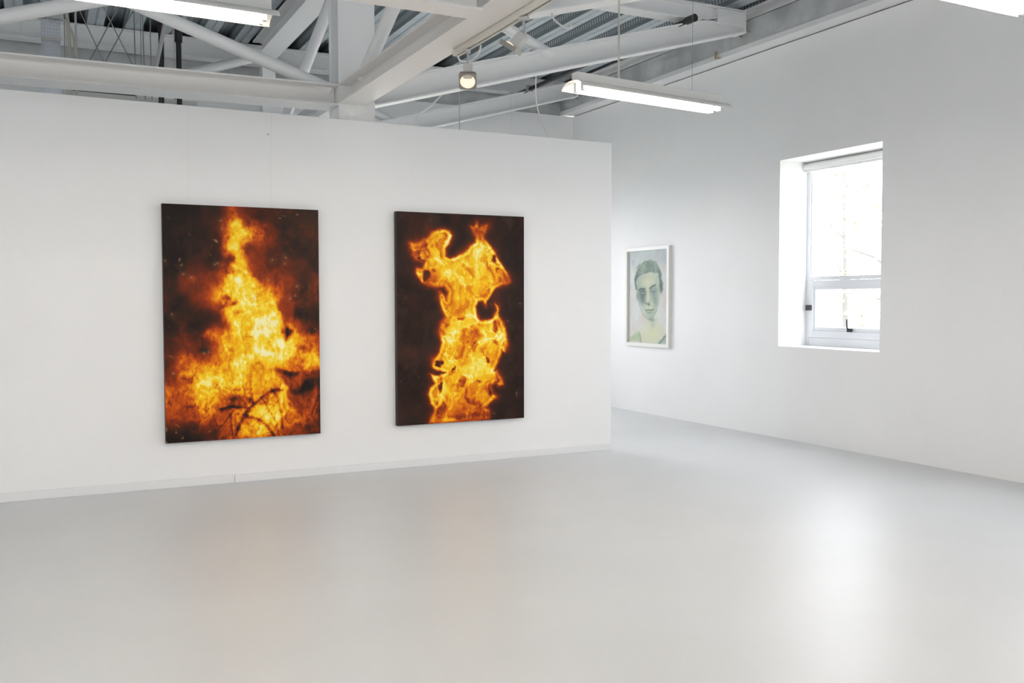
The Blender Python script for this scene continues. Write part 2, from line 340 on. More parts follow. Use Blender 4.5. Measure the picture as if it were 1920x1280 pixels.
# ------------------------------------------------------------------ lamp track and spots
tr = tag(empty('lamp_track', (2.556, 0, 3.173)), 'cream lamp track fixed under the edge of the girder', 'track')
b = MB(); b.box(-.022, -.006, YF, 5.868, -.014, .024); b.box(.010, .026, YF, 5.868, -.014, .024); b.box(-.006, .010, YF, 5.868, .004, .024)
b.build('rail', CREAM, tr)
MB().box(-.005, .009, YF, 5.84, -.001, .004).build('conductor_slot', DARK, tr)
MB().box(-.024, .028, 5.868, 5.90, -.016, .026).build('end_cap', CREAM, tr, bevel=.004)
MB().tube(bez([(.01, 5.893, -.006), (.03, 5.88, -.045), (.06, 5.80, -.062), (.085, 5.72, -.035), (.09, 5.68, .02)]), .006, 8).build('feed_cable', WIREW, tr, smooth=True)

def spot(loc, rz, tilt, ptilt, label, stem):
    """adaptor under the track, stem, transformer block on a joint, square lamp plate with its reflector"""
    t = tag(empty('track_spotlight', loc, rz), label, 'spotlight', 'spotlights on the lamp track')
    MB().box(-.018, .018, -.03, .03, -.022, .0).build('adaptor', GREYP, t, bevel=.003)
    MB().tube([(0, 0, -.02), (0, 0, -.02 - stem)], .008, 10).build('stem', GREYM, t, smooth=True)
    j = Matrix.Translation((0, 0, -.02 - stem)) @ Matrix.Rotation(tilt, 4, 'X')
    h = MB().box(-.030, .030, -.030, .030, -.085, .006).build('transformer_block', GREYP, t, bevel=.004); h.matrix_local = j
    pl = MB(); S = .058; N = 28; R = .050
    ring = [(R * math.cos(2 * math.pi * k / N), R * math.sin(2 * math.pi * k / N)) for k in range(N)]
    sq = []
    for x, y in ring:
        m = max(abs(x), abs(y)); sq.append((x / m * S, y / m * S))
    zt, zb = .014, -.014
    vs = [(x, y, zb) for x, y in sq] + [(x, y, zb) for x, y in ring] + [(x, y, zt) for x, y in sq] + [(x, y, zt) for x, y in ring]
    fs = []
    for k in range(N):
        k2 = (k + 1) % N; fs += [(k, k2, N + k2, N + k), (2 * N + k, 3 * N + k, 3 * N + k2, 2 * N + k2), (k, 2 * N + k, 2 * N + k2, k2), (N + k, N + k2, 3 * N + k2, 3 * N + k)]
    pl.add(vs, fs)
    H = j @ Matrix.Translation((0, -.012, -.104)) @ Matrix.Rotation(ptilt, 4, 'X')
    p = pl.build('lamp_plate', PLATEM, t); p.matrix_local = H
    rf = MB(); prof = [(.050, -.012), (.047, .004), (.036, .020), (.018, .030), (.0, .032)]
    vs = []; fs = []
    for i, (r, z) in enumerate(prof):
        vs += [(r * math.cos(2 * math.pi * k / N), r * math.sin(2 * math.pi * k / N), z) for k in range(N)]
    for i in range(len(prof) - 1):
        for k in range(N): k2 = (k + 1) % N; fs.append((i * N + k, i * N + k2, (i + 1) * N + k2, (i + 1) * N + k))
    rf.add(vs, fs); q = rf.build('reflector', REFL, p, smooth=True)
    return t
spot((2.558, 5.70, 3.1575), math.radians(-26), math.radians(-4), math.radians(-44), 'grey track spotlight with square plate, hanging at the far end of the track', .085)
spot((2.558, 4.90, 3.1575), math.radians(-140), math.radians(-46), math.radians(12), 'grey track spotlight tilted sideways, nearest the top edge of the picture', .085)

# ------------------------------------------------------------------ pictures
P1_TONGUE=[(0.412,0.004),(0.438,0.001),(0.454,0.030),(0.482,0.047),(0.500,0.081),(0.532,0.103),(0.560,0.076),(0.580,0.058),(0.599,0.075),(0.618,0.115),(0.610,0.146),(0.564,0.144),(0.517,0.157),(0.497,0.182),(0.505,0.217),(0.527,0.256),(0.553,0.295),(0.605,0.331),(0.651,0.344),(0.685,0.322),(0.712,0.318),(0.736,0.353),(0.751,0.385),(0.716,0.416),(0.735,0.456),(0.754,0.501),(0.770,0.573),(0.800,0.556),(0.782,0.502),(0.802,0.502),(0.836,0.525),(0.869,0.557),(0.939,0.545),(0.998,0.534),(1.002,0.724),(1.000,1.000),(0.307,1.000),(0.321,0.961),(0.232,0.922),(0.118,0.921),(0.012,0.908),(0.010,0.800),(0.037,0.741),(0.079,0.630),(0.111,0.600),(0.154,0.614),(0.229,0.668),(0.281,0.634),(0.314,0.600),(0.235,0.551),(0.272,0.523),(0.342,0.540),(0.408,0.505),(0.380,0.461),(0.346,0.413),(0.302,0.387),(0.314,0.352),(0.363,0.313),(0.357,0.287),(0.402,0.282),(0.352,0.245),(0.387,0.254),(0.423,0.239),(0.475,0.243),(0.431,0.200),(0.392,0.200),(0.361,0.174),(0.369,0.139),(0.408,0.104),(0.423,0.052)]
P1_SPARK=[(0.333,0.244),(0.317,0.249),(0.122,0.291),(0.111,0.253),(0.172,0.304),(0.518,0.146),(0.364,0.096),(0.358,0.062),(0.769,0.242),(0.776,0.215),(0.848,0.340),(0.243,0.625),(0.268,0.621),(0.051,0.707),(0.688,0.224),(0.659,0.313),(0.013,0.236),(0.048,0.458),(0.563,0.393),(0.805,0.394)]
P2_BODY=[(0.102,0.150),(0.156,0.143),(0.224,0.127),(0.271,0.092),(0.319,0.077),(0.368,0.078),(0.405,0.085),(0.422,0.106),(0.405,0.141),(0.371,0.167),(0.369,0.201),(0.405,0.212),(0.446,0.204),(0.479,0.191),(0.521,0.179),(0.564,0.149),(0.602,0.137),(0.608,0.107),(0.585,0.082),(0.560,0.056),(0.592,0.064),(0.614,0.039),(0.628,0.063),(0.671,0.058),(0.703,0.042),(0.693,0.071),(0.668,0.093),(0.674,0.114),(0.715,0.140),(0.766,0.187),(0.817,0.235),(0.869,0.279),(0.882,0.323),(0.817,0.339),(0.766,0.357),(0.729,0.394),(0.693,0.416),(0.682,0.442),(0.659,0.416),(0.620,0.418),(0.602,0.442),(0.607,0.481),(0.635,0.507),(0.693,0.512),(0.744,0.504),(0.776,0.464),(0.755,0.429),(0.788,0.440),(0.795,0.482),(0.829,0.518),(0.855,0.562),(0.867,0.633),(0.847,0.667),(0.814,0.655),(0.805,0.686),(0.787,0.712),(0.743,0.759),(0.773,0.756),(0.805,0.788),(0.823,0.828),(0.795,0.832),(0.751,0.817),(0.714,0.834),(0.746,0.868),(0.773,0.884),(0.714,0.913),(0.670,0.938),(0.714,0.949),(0.717,0.993),(0.584,0.995),(0.441,0.997),(0.240,0.992),(0.281,0.932),(0.250,0.905),(0.227,0.862),(0.241,0.832),(0.275,0.812),(0.245,0.764),(0.303,0.772),(0.365,0.759),(0.289,0.748),(0.264,0.730),(0.282,0.692),(0.317,0.659),(0.338,0.616),(0.320,0.565),(0.338,0.522),(0.366,0.496),(0.329,0.436),(0.311,0.402),(0.321,0.372),(0.353,0.394),(0.373,0.415),(0.387,0.376),(0.360,0.351),(0.304,0.347),(0.229,0.344),(0.175,0.322),(0.142,0.292),(0.144,0.265),(0.189,0.268),(0.203,0.241),(0.155,0.225),(0.122,0.200)]
P2_RED=[(0.142,0.166),(0.210,0.157),(0.264,0.139),(0.129,0.200),(0.304,0.547),(0.290,0.530),(0.861,0.651),(0.810,0.783),(0.847,0.873),(0.263,0.326),(0.304,0.351),(0.671,0.071),(0.600,0.064),(0.861,0.314),(0.541,0.916),(0.484,0.966),(0.612,0.971),(0.302,0.959),(0.685,0.974),(0.170,0.082),(0.177,0.056)]
P2_HOT=[(0.585,0.402),(0.347,0.163),(0.614,0.176),(0.642,0.228),(0.758,0.323),(0.443,0.514),(0.367,0.274),(0.591,0.760),(0.471,0.394),(0.344,0.848),(0.400,0.712),(0.556,0.463),(0.802,0.593),(0.700,0.604),(0.387,0.600),(0.415,0.548),(0.542,0.316),(0.346,0.231)]
F_HAIR=[(0.176,0.426),(0.157,0.310),(0.191,0.226),(0.269,0.154),(0.405,0.113),(0.566,0.103),(0.698,0.124),(0.778,0.175),(0.818,0.257),(0.836,0.340),(0.858,0.422),(0.818,0.464),(0.791,0.412),(0.778,0.329),(0.738,0.257),(0.645,0.252),(0.538,0.237),(0.403,0.257),(0.266,0.289),(0.211,0.341),(0.223,0.425)]
F_FACE=[(0.203,0.436),(0.216,0.331),(0.280,0.284),(0.430,0.257),(0.565,0.242),(0.738,0.262),(0.791,0.350),(0.805,0.433),(0.778,0.537),(0.751,0.622),(0.697,0.697),(0.629,0.740),(0.533,0.741),(0.438,0.700),(0.370,0.636),(0.303,0.562),(0.235,0.520)]
F_NECK=[(0.424,0.700),(0.533,0.747),(0.670,0.729),(0.751,0.632),(0.778,0.749),(0.859,0.812),(0.993,0.852),(0.995,1.000),(0.000,1.000),(0.016,0.934),(0.256,0.864),(0.395,0.819)]
F_SHOULD_L=[(0.016,0.945),(0.311,0.863),(0.337,0.993),(0.006,0.998)]
F_SHOULD_R=[(0.751,0.996),(0.994,0.863),(0.995,0.998)]
BONFIRE_HEAT = [
 [0,0,.8,1,5,2,1,.8,.9,1],
 [0,0,.6,1.8,7.2,6.0,3.6,.8,.9,1],
 [0,.2,.8,1.6,7.8,4.6,1.8,1.2,.9,.8],
 [0,1.2,1.6,2.2,6.8,5.2,2,2.3,1.8,.8],
 [.8,2.6,3,5,8.8,8,4.2,3.6,1.6,1.6],
 [.8,1.6,2.8,5.6,8.4,9,7,4.8,1.0,1.5],
 [.7,1.0,1.4,2.4,7.4,9,8,6.4,.8,1.0],
 [.8,1.3,1.8,4,8,8.6,8.4,7,4.4,2.2],
 [1.8,2.8,2.0,6.2,7,7.4,8.6,8.6,6,5.6],
 [2.4,5.6,6.2,6.2,7,6.8,7.4,7.6,6,6.6],
 [3.4,5,8.2,7.2,6.4,7.4,6,4.4,1.6,1.0],
 [4,4.6,7,5.4,4.4,6.2,5.2,6.8,2.6,1.6],
 [3,3.2,4.6,3.0,5.0,6.8,7.6,6,4.0,2.4],
 [.6,.4,.9,1.6,5.6,7.2,6.5,4.2,3.4,1.8]]
BONFIRE_DARK = [((.437,.409),.022,.012,5.5),((.392,.384),.035,.008,3),((.469,.449),.022,.008,3),((.782,.545),.022,.03,4),((.946,.549),.05,.02,2),
 ((.896,.612),.05,.018,3),((.714,.716),.06,.012,2),((.809,.728),.05,.015,3.5),((.933,.781),.05,.025,3.5),((.862,.802),.05,.02,2.5),((.79,.909),.05,.02,1.5),
 ((.942,.97),.07,.025,2),((.404,.822),.07,.02,2.2),((.389,.862),.09,.010,2.5),((.243,.616),.03,.012,2)]
BONFIRE_BRANCH = [([(.74,.800),(.671,.800),(.609,.825),(.548,.859),(.494,.897),(.462,.94),(.438,.984)],.012,3.2),([(.671,.8),(.697,.824),(.723,.879),(.741,.961)],.008,2.4),
 ([(.506,.906),(.586,.919),(.639,.948),(.678,.995)],.012,3),([(.609,.825),(.64,.88),(.69,.93)],.006,1.8),([(.337,.864),(.429,.859),(.52,.87)],.008,2),
 ([(.401,.893),(.412,.982)],.007,2.2),([(.987,.834),(.943,.906)],.007,2),([(.33,.95),(.42,.88)],.006,1.6),([(.54,.95),(.70,.85)],.005,1.4)]
TORSO_HOLES = [((0.672, 0.472), 0.055, 0.034, 1.00), ((0.730, 0.486), 0.030, 0.016, 1.00), ((0.640, 0.440), 0.025, 0.020, 1.00), ((0.165, 0.240), 0.032, 0.022, 0.90), ((0.216, 0.299), 0.030, 0.016, 0.90), ((0.275, 0.281), 0.014, 0.014, 0.50), ((0.770, 0.220), 0.020, 0.020, 0.85), ((0.790, 0.272), 0.016, 0.014, 0.60), ((0.317, 0.721), 0.017, 0.020, 0.90), ((0.765, 0.543), 0.022, 0.025, 0.60), ((0.776, 0.619), 0.020, 0.015, 0.55), ((0.606, 0.638), 0.020, 0.022, 0.45), ((0.697, 0.706), 0.014, 0.014, 0.75), ((0.428, 0.743), 0.010, 0.010, 0.80), ((0.743, 0.848), 0.032, 0.030, 0.95), ((0.313, 0.839), 0.018, 0.020, 0.90), ((0.470, 0.490), 0.026, 0.010, 0.55), ((0.498, 0.800), 0.020, 0.028, 0.55), ((0.541, 0.863), 0.012, 0.030, 0.45), ((0.330, 0.930), 0.030, 0.024, 0.60), ((0.627, 0.800), 0.018, 0.008, 0.60)]
FACE_MARKS = [((.373,.451),.085,.035,(.30,.35,.36),.95),((.365,.505),.085,.055,(.38,.44,.44),.8),((.630,.432),.085,.032,(.36,.42,.43),.85),((.650,.490),.075,.06,(.48,.55,.54),.6),
 ((.372,.455),.05,.008,(.74,.76,.74),.75),((.640,.425),.05,.008,(.78,.80,.77),.75),((.399,.551),.05,.03,(.45,.51,.50),.6),((.684,.545),.05,.06,(.50,.57,.55),.6),
 ((.521,.580),.035,.016,(.33,.38,.37),.85),((.47,.572),.04,.012,(.42,.46,.45),.6),((.50,.47),.03,.10,(.84,.85,.74),.6),((.60,.748),.08,.022,(.45,.53,.52),.7),((.62,.80),.06,.04,(.62,.69,.65),.5),
 ((.48,.34),.14,.05,(.83,.83,.70),.6),((.235,.489),.03,.04,(.45,.52,.51),.7),((.831,.402),.035,.05,(.40,.47,.46),.7),((.60,.90),.12,.06,(.82,.83,.62),.5),((.92,.09),.10,.07,(.66,.71,.74),.6),((.12,.12),.05,.04,(.62,.67,.70),.5)]
FACE_LINES = [([(.27,.425),(.33,.412),(.428,.410)],.014,(.33,.39,.38),.85),([(.55,.408),(.60,.388),(.69,.374)],.015,(.33,.39,.38),.85),
 ([(.45,.645),(.52,.640),(.575,.643),(.65,.632)],.009,(.40,.40,.39),.85),([(.49,.668),(.56,.672),(.62,.660)],.014,(.52,.56,.50),.6),
 ([(.575,.43),(.56,.50),(.56,.56)],.012,(.60,.65,.58),.5),([(.24,.50),(.30,.60),(.40,.70),(.52,.745),(.62,.735),(.73,.64)],.013,(.52,.59,.57),.5),
 ([(.30,.90),(.33,1.0)],.015,(.48,.55,.52),.6),([(.78,1.0),(.90,.93),(1,.89)],.02,(.42,.50,.50),.7),([(.2,.18),(.30,.135)],.012,(.45,.52,.50),.5),([(.84,.33),(.87,.36),(.83,.39)],.012,(.42,.49,.47),.6)]
def _hash(ix, iy, seed):
    h = (ix.astype(np.int64) * 374761393 + iy.astype(np.int64) * 668265263 + seed * 974711) & 0x7fffffff
    h = ((h ^ (h >> 13)) * 1274126177) & 0x7fffffff
    return ((h ^ (h >> 16)) & 0xffff) / 65535.0
def vnoise(x, y, seed=0):
    ix = np.floor(x); iy = np.floor(y); fx = x - ix; fy = y - iy
    fx = fx * fx * fx * (fx * (fx * 6 - 15) + 10); fy = fy * fy * fy * (fy * (fy * 6 - 15) + 10)
    a = _hash(ix, iy, seed); b = _hash(ix + 1, iy, seed); c = _hash(ix, iy + 1, seed); d = _hash(ix + 1, iy + 1, seed)
    return (a * (1 - fx) + b * fx) * (1 - fy) + (c * (1 - fx) + d * fx) * fy
def fbm(x, y, octaves=4, seed=0):
    t = 0; amp = .5; tot = 0
    for o in range(octaves):
        t = t + amp * vnoise(x, y, seed + o * 17); tot += amp
        x = x * 2.03 + 11.7; y = y * 2.03 + 5.3; amp *= .55
    return t / tot
def ridge(x, y, octaves=2, seed=0, sharp=2.0):
    t = 0; amp = 1.0; tot = 0
    for o in range(octaves):
        n = vnoise(x, y, seed + o * 31) * .6 + vnoise(x * 1.7 + 3.1, y * 1.7 + 7.7, seed + o * 31 + 5) * .4
        t = t + amp * (1 - np.clip(np.abs(n - .5) * 5.2, 0, 1)) ** sharp; tot += amp
        x = x * 2.1 + 4.4; y = y * 2.1 + 9.2; amp *= .6
    return t / tot
def sdist(u, v, poly, asp):
    """signed distance to a closed outline, positive inside (v scaled by the aspect)"""
    p = np.array(poly, float); p[:, 1] *= asp; y = v * asp
    d = np.full(u.shape, 9.0); inside = np.zeros(u.shape, bool)
    for i in range(len(p)):
        a = p[i]; b = p[(i + 1) % len(p)]; e = b - a; L = e @ e + 1e-12
        t = np.clip(((u - a[0]) * e[0] + (y - a[1]) * e[1]) / L, 0, 1)
        d = np.minimum(d, (u - a[0] - t * e[0]) ** 2 + (y - a[1] - t * e[1]) ** 2)
        if a[1] != b[1]:
            c = (a[1] > y) != (b[1] > y)
            inside ^= c & (u < (b[0] - a[0]) * (y - a[1]) / (b[1] - a[1]) + a[0])
    d = np.sqrt(d)
    return np.where(inside, d, -d)
def sline(u, v, pts, asp):
    d = np.full(u.shape, 9.0); y = v * asp
    for (ax, ay), (bx, by) in zip(pts[:-1], pts[1:]):
        ay *= asp; by *= asp; ex, ey = bx - ax, by - ay; L = ex * ex + ey * ey + 1e-12
        t = np.clip(((u - ax) * ex + (y - ay) * ey) / L, 0, 1)
        d = np.minimum(d, np.hypot(u - ax - t * ex, y - ay - t * ey))
    return d
def blob(u, v, c, ru, rv):
    return np.exp(-(((u - c[0]) / ru) ** 2 + ((v - c[1]) / rv) ** 2))
def sstep(a, b, x):
    t = np.clip((x - a) / (b - a), 0, 1); return t * t * (3 - 2 * t)
def ramp(h, stops):
    s = np.array([q[0] for q in stops]); c = np.array([q[1] for q in stops], float) / 255.0
    return np.stack([np.interp(h, s, c[:, k]) for k in range(3)], -1)
def coarse(u, v, rows):
    g = np.array(rows, float); R, C = g.shape
    def cub(t):
        return np.stack([-.5 * t + t * t - .5 * t ** 3, 1 - 2.5 * t * t + 1.5 * t ** 3, .5 * t + 2 * t * t - 1.5 * t ** 3, -.5 * t * t + .5 * t ** 3])
    x = np.clip(u, 0, 1) * C - .5; y = np.clip(v, 0, 1) * R - .5
    ix = np.floor(x).astype(int); iy = np.floor(y).astype(int); wx = cub(x - ix); wy = cub(y - iy); o = 0
    for j in range(4):
        for i in range(4):
            o = o + wy[j] * wx[i] * g[np.clip(iy + j - 1, 0, R - 1), np.clip(ix + i - 1, 0, C - 1)]
    return o
FIRE = [(0, (28, 19, 16)), (1, (48, 29, 21)), (2, (88, 36, 18)), (3, (138, 50, 15)), (4, (186, 74, 12)), (5, (218, 112, 8)),
        (6, (235, 148, 8)), (7, (246, 184, 14)), (8, (251, 210, 38)), (9, (254, 230, 105)), (10, (255, 246, 190))]
def paint_bonfire(u, v):
    asp = 1.52
    y = v * asp
    wx = fbm(u * 7, y * 5, 4, 3) - .5; wy = fbm(u * 7, y * 5, 4, 19) - .5
    w2x = fbm(u * 22, y * 16, 3, 41) - .5; w2y = fbm(u * 22, y * 16, 3, 57) - .5
    uu = u + .055 * wx + .022 * w2x; vv = v + .05 * wy + .016 * w2y
    h = coarse(uu, vv, BONFIRE_HEAT)
    sd = sdist(u + .030 * wx + .022 * w2x, v + .022 * wy + .016 * w2y, P1_TONGUE, asp)
    inside = sstep(-.02, .03, sd)
    lo = np.minimum(h, 2.4 + 1.6 * np.exp(np.minimum(sd, 0) / .03)); hi = np.maximum(h, 3.6 + 1.4 * np.clip(sd / .03, 0, 1) - 1.6 * sstep(.62, .74, v))
    h = lo * (1 - inside) + hi * inside
    # flame filaments and pockets
    sx = u + .16 * wx + .05 * w2x; sy = y + .13 * wy + .04 * w2y
    fil = ridge(sx * 9, sy * 5.5, 3, 71, 1.8); pock = fbm(sx * 13, sy * 8, 4, 91) - .5; fine = fbm(u * 60, y * 45, 3, 23) - .5
    amp = np.clip((h - 1.8) / 3.5, 0, 1)
    h = h + .15 * amp + amp * (3.0 * (fil - .30) + 6.4 * pock + 2.6 * fine)
    low = sstep(.66, .78, v)
    tw = ridge(sx * 15 + 3, sy * 15, 2, 13, 1.5) ; h = h - low * amp * 2.0 * np.clip(tw - .35, 0, 1) * 2 + low * amp * .5
    for c, ru, rv, k in BONFIRE_DARK:
        h = h - k * blob(u + .05 * wx + .03 * w2x, v + .04 * wy + .02 * w2y, c, ru, rv)
    for pts, wd, k in BONFIRE_BRANCH:
        d = sline(u + .03 * wx, v + .02 * wy, pts, asp); h = h - k * np.exp(-(d / wd) ** 2)
    # the dark ground: brown stains, embers, sparks
    bg = 1 - np.clip((h - 1.5) / 2, 0, 1)
    h = h + bg * (2.4 * (fbm(u * 10, y * 8, 4, 7) - .50) + 1.5 * np.clip(ridge(u * 16, y * 14, 2, 29, 3) - .3, 0, 1) * (fbm(u * 4, y * 3, 2, 77) > .45))
    rgb = ramp(np.clip(h, 0, 10), FIRE)
    rgb = rgb + (bg * .05 * sstep(.55, .95, u) * (1 - v))[..., None] * np.array([1.0, .8, .6])
    sp = vnoise(u * 62 + 8 * w2x, y * 62 + 8 * w2y, 5) * vnoise(u * 31 + 5, y * 31, 9)
    s = .7 * sstep(.66, .86, sp) * sstep(.38, .6, fbm(u * 6, y * 5, 3, 33)) * bg
    for c in P1_SPARK:
        s = np.maximum(s, .55 * blob(u, v, c, .006, .004) + .16 * blob(u + .03 * w2x, v + .03 * w2y, c, .022, .014))
    return rgb * (1 - .75 * s[..., None]) + .75 * s[..., None] * np.array([.90, .66, .42])

def paint_torso(u, v):
    asp = 1.50
    y = v * asp
    wx = fbm(u * 7, y * 6, 3, 103) - .5; wy = fbm(u * 7, y * 6, 3, 119) - .5
    w2x = fbm(u * 20, y * 17, 3, 141) - .5; w2y = fbm(u * 20, y * 17, 3, 157) - .5
    sd = sdist(u + .018 * wx + .016 * w2x, v + .014 * wy + .012 * w2y, P2_BODY, asp)
    hole = 0
    for c, ru, rv, dep in TORSO_HOLES:
        a = np.hypot((u + .07 * wx + .05 * w2x - c[0]) / ru, (v + .05 * wy + .035 * w2y - c[1]) / rv)
        hole = np.maximum(hole, dep * sstep(1.5, .55, a))
    inside = sstep(-.006, .012, sd)
    red = 0
    for c in P2_RED: red = np.maximum(red, blob(u, v, c, .07, .045))
    hot = 0
    for c in P2_HOT: hot = np.maximum(hot, blob(u + .04 * wx, v + .03 * wy, c, .055, .035))
    sx = u + .24 * wx + .085 * w2x; sy = y + .20 * wy + .085 * w2y
    fil = ridge(sx * 10, sy * 8, 1, 171, 3.5); fil2 = ridge(sx * 18 + 5, sy * 13, 2, 181, 3.0); pock = fbm(sx * 11, sy * 8, 3, 191) - .5
    flow = fbm(sx * 30, sy * 9, 2, 11) - .5
    hi = 6.15 + 5.2 * pock + 1.9 * fil + 1.8 * fil2 + 2.0 * flow - 1.7 * red + 1.5 * hot - 1.0 * sstep(.80, .98, v)
    rim = np.exp(-((sd - .016) / .008) ** 2)
    hi = hi + rim * (1.3 - 1.5 * red) - .8 * np.exp(-((sd - .034) / .012) ** 2)
    hi = np.maximum(hi, 2.9) * (1 - hole) + hole * (.9 + 1.3 * red + 2.0 * fil2)
    glow = 3.0 * np.exp(np.minimum(sd, 0) / .022) * (.45 + .9 * fbm(u * 6, y * 5, 3, 201)) + 2.2 * red * np.clip(fbm(u * 14 + wx, y * 9, 3, 207) * 2 - .7, 0, 1) * np.exp(np.minimum(sd, 0) / .05)
    lo = .75 + 1.5 * (fbm(u * 9, y * 8, 4, 211) - .5) + glow
    lo = lo + .9 * np.clip(ridge(u * 18, y * 16, 2, 221, 3) - .45, 0, 1)
    h = lo * (1 - inside) + hi * inside
    rgb = ramp(np.clip(h, 0, 10), FIRE)
    bg = (1 - inside)
    grey = sstep(.56, .72, fbm(u * 8 + 2, y * 7, 4, 231)) * bg * (1 - np.clip(glow, 0, 1)) * (1 - .6 * v)
    rgb = rgb + grey[..., None] * np.array([.055, .052, .05])
    sp = vnoise(u * 62 + 8 * w2x, y * 62 + 8 * w2y, 105) * vnoise(u * 31 + 5, y * 31, 109)
    s = .7 * sstep(.68, .88, sp) * sstep(.45, .65, fbm(u * 6, y * 5, 3, 133)) * bg
    return rgb * (1 - .6 * s[..., None]) + .6 * s[..., None] * np.array([.75, .58, .42])

def paint_face(u, v):
    asp = 1.38
    y = v * asp
    wx = fbm(u * 9, y * 9, 4, 303) - .5; wy = fbm(u * 9, y * 9, 4, 319) - .5
    n = fbm(u * 5, y * 5, 4, 331) - .5; n2 = fbm(u * 26, y * 20, 3, 343) - .5
    a = u + .05 * wx; b = v + .035 * wy
    rgb = np.ones(u.shape + (3,)) * np.array([.80, .80, .785]) + n[..., None] * np.array([.02, .10, .12]) + n2[..., None] * .03
    rgb = rgb - (sstep(.25, 0, v) * .05)[..., None] * np.array([1.2, .6, .3])
    def over(mask, col, k=1.0):
        nonlocal rgb
        m = np.clip(mask * k, 0, 1)[..., None]; rgb = rgb * (1 - m) + m * np.array(col)
    over(sstep(-.03, .05, sdist(a, b, F_NECK, asp)), (.79, .81, .66), .55)
    over(sstep(-.02, .04, sdist(a, b, F_SHOULD_L, asp)), (.64, .71, .60), .7)
    over(sstep(-.02, .04, sdist(a, b, F_SHOULD_R, asp)), (.58, .66, .62), .65)
    face = sstep(-.01, .03, sdist(a, b, F_FACE, asp))
    over(face, (.755, .785, .70), .95)
    over(face * sstep(.55, .15, u), (.52, .60, .57), .55)
    over(face * sstep(.60, .85, u), (.60, .67, .62), .55)
    over(face * sstep(.60, .72, v), (.60, .68, .60), .55)
    over(face * sstep(.0, .25, n2 + .1), (.60, .68, .60), .25)
    over(sstep(-.01, .02, sdist(a, b, F_HAIR, asp)), (.46, .53, .49), .9)
    over(sstep(-.01, .02, sdist(a, b, F_HAIR, asp)) * sstep(.42, .62, fbm(u * 30 + 6 * wx, y * 12, 3, 351)), (.64, .70, .63), .6)
    over(sstep(-.02, .03, sdist(a, b, F_HAIR, asp)) * (sstep(.30, .17, u) + sstep(.72, .83, u)), (.33, .41, .41), .7)
    for c, ru, rv, col, k in FACE_MARKS: over(blob(u + .02 * wx, v + .015 * wy, c, ru, rv), col, k)
    for pts, wd, col, k in FACE_LINES: over(np.exp(-(sline(u + .015 * wx, v + .012 * wy, pts, asp) / wd) ** 2), col, k)
    return np.clip(rgb, 0, 1)

def picture_mesh(name, fn, w_, h_, nx, ny, mats, parent, thick=.004):
    """a thin board in the x-z plane facing -y, its front a fine grid that carries the paint"""
    us = np.linspace(0, 1, nx + 1); vs = np.linspace(0, 1, ny + 1); U, V = np.meshgrid(us, vs)
    P = np.stack([(U - .5) * w_, np.zeros_like(U), (1 - V) * h_], -1).reshape(-1, 3)
    i = np.arange(nx); j = np.arange(ny); I, J = np.meshgrid(i, j); a = (J * (nx + 1) + I).reshape(-1)
    F = np.stack([a, a + nx + 1, a + nx + 2, a + 1], -1)
    n0 = len(P)
    back = np.array([(-w_ / 2, thick, 0), (w_ / 2, thick, 0), (w_ / 2, thick, h_), (-w_ / 2, thick, h_)])
    c = [ny * (nx + 1), ny * (nx + 1) + nx, nx, 0]           # front corners: bottom left, bottom right, top right, top left
    extra = [(n0, n0 + 3, n0 + 2, n0 + 1)] 
    me = bpy.data.meshes.new(name)
    me.from_pydata(np.concatenate([P, back]).tolist(), [], F.tolist() + extra)
    col = fn(U.reshape(-1), V.reshape(-1)); lin = np.where(col <= .04045, col / 12.92, ((np.clip(col, 0, 1) + .055) / 1.055) ** 2.4)
    at = me.color_attributes.new('paint', 'FLOAT_COLOR', 'POINT'); buf = np.ones((len(P) + 4, 4), np.float32); buf[:n0, :3] = lin
    at.data.foreach_set('color', buf.reshape(-1))
    for m in mats: me.materials.append(m)
    me.polygons[len(F)].material_index = len(mats) - 1
    me.update(); o = bpy.data.objects.new(name, me); COL.objects.link(o); o.parent = parent; return o
OIL = painted('oil_paint', .45, .16); WATER = painted('watercolour_paper', .6, .2)
def canvas(name, label, x0, x1, z0, z1, fn, nx, ny):
    w_, h_ = x1 - x0, z1 - z0
    t = tag(empty(name, ((x0 + x1) / 2, YP - .061, z0)), label, 'painting')
    b = MB(); b.box(-w_ / 2, -w_ / 2 + .04, .0005, .058, 0, h_); b.box(w_ / 2 - .04, w_ / 2, .0005, .058, 0, h_); b.box(-w_ / 2 + .04, w_ / 2 - .04, .0005, .058, 0, .04); b.box(-w_ / 2 + .04, w_ / 2 - .04, .0005, .058, h_ - .04, h_)
    b.build('stretcher_edge', CANVASEDGE, t)
    picture_mesh('painted_canvas', fn, w_, h_, nx, ny, [OIL, CANVASEDGE], t)
    return t
canvas('flame_painting', 'large painting of a bonfire with bright yellow flames over dark branches', .866, 2.110, .368, 2.263, paint_bonfire, 270, 410)
canvas('flame_painting', 'large painting of a torso-shaped flame on a dark brown ground', 2.806, 4.070, .387, 2.283, paint_torso, 270, 405)

# the framed portrait on the window wall (local frame faces -y, turned to face -x)
fr = tag(empty('framed_portrait', (XR - .045, 10.137, .887), -math.pi / 2), 'white-framed pale green watercolour portrait on the window wall', 'picture')
W_, H_ = .99, 1.31; bw = .046
